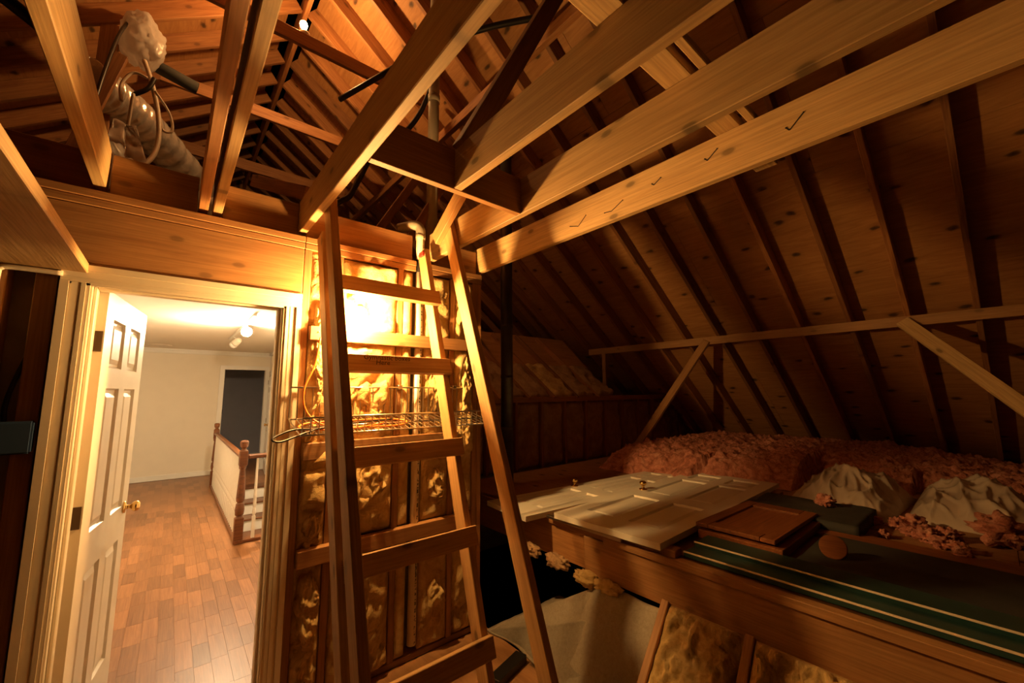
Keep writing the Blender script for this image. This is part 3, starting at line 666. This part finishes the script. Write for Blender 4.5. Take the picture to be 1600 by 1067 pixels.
tube('cable', [(-0.331, 3.750, 2.413), (-0.275, 3.688, 2.225), (-0.225, 3.625, 2.000), (-0.200, 3.562, 1.775), (-0.213, 3.500, 1.600), (-0.263, 3.438, 1.462), (-0.275, 3.375, 1.350)], .015, 'cable', cb)
tube('cable', [(-0.300, 3.688, 2.250), (-0.375, 3.688, 2.250), (-0.425, 3.675, 2.125), (-0.413, 3.663, 2.000)], .010, 'cable', cb)
tube('cable', [(-0.250, 3.650, 2.150), (-0.163, 3.663, 2.025), (-0.138, 3.663, 1.900), (-0.188, 3.650, 1.875), (-0.225, 3.638, 1.975)], .009, 'cable', cb)
tube('cable', [(-0.350, 3.562, 2.025), (-0.356, 3.562, 1.812), (-0.362, 3.562, 1.625)], .010, 'cable', cb)
tube('clamp', [(-0.263, 3.663, 2.250), (-0.288, 3.650, 2.150), (-0.350, 3.650, 2.075)], .015, 'black', cb)
def clothd(u, v):
    return Vector((.02*math.sin(u*14+v*3)+.20*v*(.45-u), -.05-.12*(1-v)+.03*fbm((u*5, v*5, 3), 3), .03*math.sin(u*9)))
pc2 = sheet('plastic_sheet', (-0.475, 3.400, 1.212), (0.300, 0.000, 0.000), (-0.025, 0.125, 0.525), (0.000, -1.250, 0.000), 22, 26, clothd, 'bag', None, back=.01); tag(pc2, 'creased pale plastic sheet draped below the foil duct', 'plastic sheet')
for k, (a, b) in enumerate((((-.20, 3.1, 1.10), (-.02, 3.25, 1.16)), ((-.14, 2.95, .99), (.03, 3.05, 1.05)), ((-.10, 2.85, .93), (.03, 2.9, .97)))):
    o = beam('thin_batten', a, b, .016, .014, 'joist'); tag(o, 'thin lit batten lying over the hall ceiling below the foil duct', 'batten', 'thin battens over the hall ceiling')
hz = tube('black_cable', [(-.95, 1.7, 1.25), (-.6, 1.75, 1.22), (-.36, 1.8, 1.115), (-.30, 1.83, 1.097)], .02, 'black'); tag(hz, 'thick black cable crossing behind the pale joist at left', 'cable')

# ------------------------------------------------------------------ low platform under the right roof
PZ = -.865
fpz = box('floor_platform', 2.10, 7.0, -1.7, 3.4, PZ-.018, PZ-.004, 'felt', bev=0); tag(fpz, kind='structure')
for a, b in ((2.10, 3.32), (3.323, 4.54), (4.543, 5.76), (5.763, 7.0)):
    for c, d in ((-1.7, .0), (.003, 1.7), (1.703, 3.4)): box('plywood_sheet', a, b, c, d, PZ-.004, PZ, 'subfloor', fpz, 'y', bev=0)
rb = empty('rim_beam', (2.08, 1.0, -1.13)); tag(rb, 'heavy pine rim beam carrying the edge of the low platform', 'beam')
box('beam_board', 2.065, 2.103, -1.7, 1.76, -1.12, -.905, 'stud', rb, 'y'); box('beam_board', 2.103, 2.14, 1.70, 3.4, -1.12, -.905, 'header', rb, 'y')
box('beam_plate', 2.05, 2.14, -1.7, 1.60, -.905, PZ, 'stud', rb, 'y'); box('beam_plate', 2.08, 2.15, 1.60, 3.4, -.905, PZ, 'header', rb, 'y')
# insulated knee wall below the beam
wl = beam('wall_low', (1.86, -1.7, -1.40), (1.86, 1.22, -1.40), .02, .62, 'drywall', up=(.55, 0, .835), bev=0); tag(wl, kind='structure')
dn = Vector((.40, 0, .46)).normalized(); nn = Vector((-.755, 0, .656))
for y in (1.20, .80, .39, -.02): beam('stud', (1.66, y, -1.57), (2.07, y, -1.10), .038, .089, 'stud', wl, up=nn)
for k, (a, b) in enumerate(((.82, 1.18), (.41, .78), (.0, .37))):
    def dd(u, v, k=k):
        n = fbm((u*4+k*7, v*5, k), 3)*.6+(.45-abs(fbm((u*7, v*8+k, 4), 2)))*.6
        return puff(u, v)*(.04+.06*n+.02*fbm((u*18, v*20, k), 3))
    sheet('insulation_batt', (1.64, a, -1.56), (.0, b-a, 0), (.41, 0, .47), nn, 34, 46, dd, 'batt', wl, back=.04)
def carp(u, v):
    y = 1.22+1.1*u; s = max(0, min(1, (2.12-y)/.55)); s = s*s*(3-2*s)
    c = v*v*(3-2*v)
    flat = Vector((v*.70, 0, .004)); up = Vector((v*.34, 0, c*.43))
    return flat*(1-s)+up*s+Vector((.05*fbm((u*2, v*2, 9), 2)*(1 if v < .1 else .3), 0, .012*fbm((u*4, v*4, 1), 2)))
cp = sheet('carpet_scrap', (1.72, 1.22, -1.565), (0, 1.1, 0), (0, 0, .0001), (-.3, 0, 1), 40, 36, carp, 'carpet', None, back=.012); tag(cp, 'grey-beige carpet offcut curling up from the floor under the rim beam', 'carpet')
for k, (x, y, z, s) in enumerate(((2.04, 1.72, -1.14, 3), (2.04, 1.56, -1.14, 6), (2.05, 1.98, -1.12, 9), (2.06, 2.25, -1.12, 12))):
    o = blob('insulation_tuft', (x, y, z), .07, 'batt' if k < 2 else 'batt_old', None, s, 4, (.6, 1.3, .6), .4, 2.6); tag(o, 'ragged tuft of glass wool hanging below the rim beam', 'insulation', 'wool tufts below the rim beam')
bs = beam('black_strip', (1.45, 1.89, -1.557), (1.71, 1.96, -1.557), .075, .045, 'black'); tag(bs, 'short black plastic strip lying on the floor by the ladder foot', 'strip')
wc = box('card_scrap', 1.54, 1.70, 1.42, 1.66, -1.58, -1.572, 'cream', bev=0, axis='y'); tag(wc, 'off-white card scrap on the floor beside the ladder handrail', 'card')
wst = tube('white_rod', [(1.00, 2.20, -1.565), (1.10, 2.02, -1.55), (1.13, 1.95, -1.55)], .007, 'cable', seg=8); tag(wst, 'slim white rod lying on the floor behind the lowest rung', 'rod')
# wall and slope behind the platform
wb = box('wall_side', 1.76, 7.0, 3.50, 3.52, -1.6, -.10, 'drywall', bev=0); tag(wb, kind='structure')
for k in range(12):
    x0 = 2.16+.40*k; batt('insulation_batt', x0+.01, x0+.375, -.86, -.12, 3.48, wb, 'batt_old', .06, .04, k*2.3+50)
    box('stud', x0+.375, x0+.41, 3.43, 3.5, -.865, -.10, 'header', wb, 'z')
box('top_plate', 1.76, 7.0, 3.42, 3.52, -.12, -.06, 'header', wb)
ws2 = beam('wall_slope', (1.76, 3.95, .35), (4.80, 3.95, .35), .02, 1.35, 'ply', up=(0, .72, .69), bev=0); tag(ws2, kind='structure')
nb = Vector((0, -.69, .72))
for k in range(6):
    x0 = 2.3+.42*k
    beam('rafter', (x0, 3.44, -.10), (x0-.25, 4.36, .78), .038, .089, 'rafter', ws2, up=nb)
    if k < 6:
        def dd(u, v, k=k): return puff(u, v)*(.05+.05*fbm((u*4+k*5, v*6, k), 3))
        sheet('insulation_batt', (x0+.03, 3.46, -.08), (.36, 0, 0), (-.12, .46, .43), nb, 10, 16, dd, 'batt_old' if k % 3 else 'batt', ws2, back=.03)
# doors lying on the platform
def flat(x, y, z, rot): # door frame x across -> world -y.., z up -> world +x
    return Matrix.Translation((x, y, z+Z0)) @ Matrix.Rotation(rot, 4, 'Z') @ Matrix(((0, 0, 1, 0), (1, 0, 0, 0), (0, 1, 0, 0), (0, 0, 0, 1)))
for (x, y, w, rot, zt, lab) in ((2.018, 1.203, .745, .03, -.793, 'white six-panel door lying flat, corner jutting over the rim beam'), (1.88, 2.10, .49, -.085, -.829, 'narrow white panel door lying flat behind the wider loose door')):
    Wm = flat(x, y, zt-.0175, rot); d = sixpanel('panel_door', w, 2.03, Wm); tag(d, lab, 'door', 'old doors stored on the platform')
    kx = w-.065 if w > .6 else w-.045
    knob(d, Wm @ Matrix.Translation((kx, .0175, 1.0 if w > .6 else .88)) @ Matrix.Rotation(-math.pi/2, 4, 'X'))
for (x0, x1, y0, y1, lab) in ((2.07, 2.14, 1.15, 1.96, 'timber bearer under the front end of the wider stored door'), (3.85, 3.93, 1.2, 1.85, 'timber bearer under the far end of the wider stored door')):
    o = box('bearer', x0, x1, y0, y1, PZ, -.828, 'header', None, 'y'); tag(o, lab, 'bearer')
lb = beam('black_bar', (2.035, 2.05, -.845), (2.035, 1.45, -.845), .025, .02, 'steel'); tag(lb, 'thin metal bar poking out below the stored doors', 'bar')
# cabinet door
cd = empty('cabinet_door', (2.8, 1.03, -.82)); tag(cd, 'brown wooden cabinet door with a recessed panel lying on the platform', 'cabinet door')
CW = Matrix.Translation((2.81, 1.00, -.781+Z0)) @ Matrix.Rotation(.0, 4, 'Z') @ Matrix.Rotation(.015, 4, 'Y')
for n_, r in (('stile', (-.39, .39, .135, .205)), ('stile', (-.39, .39, -.205, -.135)), ('rail', (-.39, -.30, -.134, .134)), ('rail', (.28, .39, -.134, .134))):
    bm = bmesh.new(); addbox(bm, r[0], r[1], r[2], r[3], -.011, .011); bmesh.ops.bevel(bm, geom=bm.edges[:], offset=.003, segments=1, affect='EDGES'); put(n_, bm, 'cabinet', CW, cd)
bm = bmesh.new(); addbox(bm, -.31, .29, -.14, .14, -.009, .001); put('panel', bm, 'cabinet', CW, cd)
us = empty('stacked_board', (2.75, .98, -.84)); tag(us, 'plain brown board lying under the recessed cabinet door', 'board')
box('board', 2.41, 3.09, .76, 1.19, -.845, -.80, 'cabinet', us, 'x')
# dark foam slab
def foamd(u, v): return .012*fbm((u*3, v*3, 5), 3)
fm = sheet('foam_slab', (3.10, .58, -.79), (.55, .0, 0), (-.02, .63, 0), (0, 0, 1), 20, 26, foamd, 'tape', None, back=.07); tag(fm, 'dark grey foam slab lying between the cabinet door and pink wool', 'foam slab')
# green panels with cream edges
gp = empty('green_panels', (2.3, .2, -.86)); tag(gp, 'long dark green panels with cream edge strips on the platform edge', 'panel')
for x0, x1, z0, z1 in ((2.24, 2.40, -.845, -.815), (2.12, 2.25, -.862, -.835)):
    pnl = box('green_panel', x0, x1, -1.5, 1.13, z0, z1, 'green', gp, 'y')
    box('cream_edge', x0-.003, x0+.006, -1.5, 1.13, z1-.004, z1+.003, 'cream', gp, 'y', bev=.001)
# black board with round disc
bb2 = box('black_board', 2.44, 3.0, -.7, .72, -.86, -.835, 'tape', None, 'y'); tag(bb2, 'wide black board lying beside the green panels', 'board')
bt = box('brown_edge_board', 3.005, 3.16, -.7, .80, -.862, -.838, 'cabinet', None, 'y'); tag(bt, 'brown plank edging the black board on the platform', 'board')
dk = lathe('wooden_disc', [(.001, -.012), (.055, -.012), (.058, -.009), (.058, .009), (.055, .012), (.001, .012)], (2.62, .60, -.79), 'cabinet', None, (-.75, -.15, .45), seg=28, smooth=False); tag(dk, 'round wooden disc tilted up on the black board', 'disc')
bm = bmesh.new(); addbox(bm, -.02, .02, -.03, .03, -.035, 0)
put('disc_foot', bm, 'dark_wood', place((2.645, .605, -.80)), dk)
# pink loose wool
def pile(u, v):
    x, y = 3.75+3.1*u, -.9+4.0*v
    e = min(1, u/.18, (1-u)/.05 if u > .95 else 1, v/.12, (1-v)/.10)
    e = max(0, e); front = 4.05+.30*fbm((y*1.3, 2, 0), 3)-(.25 if 1.9 < y < 3 else 0)+(.72 if y < 1.2 else 0)+(.2 if y < .5 else 0)
    f = max(0, min(1, (x-front)/.45)); h = math.sin(f*math.pi/2)*(.22 if y > .9 else max(.08, .22-.13*(.9-y)))*(1 if v < .94 else max(0, (1-v)/.06))
    rough = .035*fbm((x*5, y*5, 0), 3)+.05*abs(fbm((x*9, y*9, 3), 3))+.032*fbm((x*38, y*38, 1), 2)
    slope_top = 4.30-.75*x-PZ
    return min((h+rough*min(1, f*3)) if f > 0 else -.05, slope_top)
ps = sheet('pink_insulation', (3.75, -.9, PZ), (3.1, 0, 0), (0, 4.0, 0), (0, 0, 1), 170, 220, pile, 'pink', None, back=.0, skirt=False, cull=PZ-.03); tag(ps, 'heap of loose pink glass wool spread under the low rafters', 'insulation', kind='stuff')
def tuft(x, y, z, r, s): 
    o = blob('pink_tuft', (x, y, z), r, 'pink', None, s, 4, (1, 1, .75), .75, 2.2); return o
G = 'pink tufts scattered on the platform'
for k, (x, y, r) in enumerate(((3.55, .47, .05), (3.62, .40, .065), (3.42, .40, .05), (3.50, .34, .05), (3.38, .33, .06), (3.46, .27, .055), (3.30, .27, .05), (3.52, .24, .05), (3.28, .20, .045), (3.15, .18, .04), (3.56, .58, .04), (3.28, .5, .035))):
    tag(tuft(x, y, PZ+r*.6, r*.82, k*3.3), 'small pink wool tuft scattered beside the cloudy plastic bags', 'insulation', G)
tag(tuft(3.60, .05, PZ+.075, .10, 71), 'large pink wool clump at the end of the cloudy plastic bags', 'insulation', G)
tag(tuft(3.50, .82, -.755, .05, 77), 'pink wool clump resting on the dark foam slab', 'insulation', G)
# bagged insulation
def bagged(name, O, U, V, h, s, label, mat='film'):
    def d(u, v):
        f = max(0, 1-(2*abs(u-.5))**2.6)**.8*max(0, 1-(2*abs(v-.5))**2.6)**.8
        w = .5+.5*math.tanh(2.2*(u-.25))
        cr1 = (1-abs(noise.noise(Vector((u*3+s+v*2, v*4-u, s)))*1.6)); cr2 = (1-abs(noise.noise(Vector((u*6-v*4, v*5+u*2+s, s+3)))*1.6))
        return f*(h*(.55+.45*w)*(1+.35*fbm((u*1.7+s, v*1.7, s), 1))+.055*max(0, cr1)**4+.03*max(0, cr2)**5)
    o = sheet(name, O, U, V, (0, 0, 1), 70, 70, d, mat, None, back=.02); tag(o, label, 'plastic bag')
bagged('insulation_bag', (3.62, .52, PZ+.01), (.95, -.05, 0), (.12, .62, 0), .21, 2, 'cloudy plastic bag of insulation nearest the dark foam slab')
bagged('insulation_bag', (3.75, -.14, PZ+.01), (1.0, 0, 0), (.05, .60, 0), .19, 6, 'dim plastic bag of insulation lying beyond the first plastic bag')
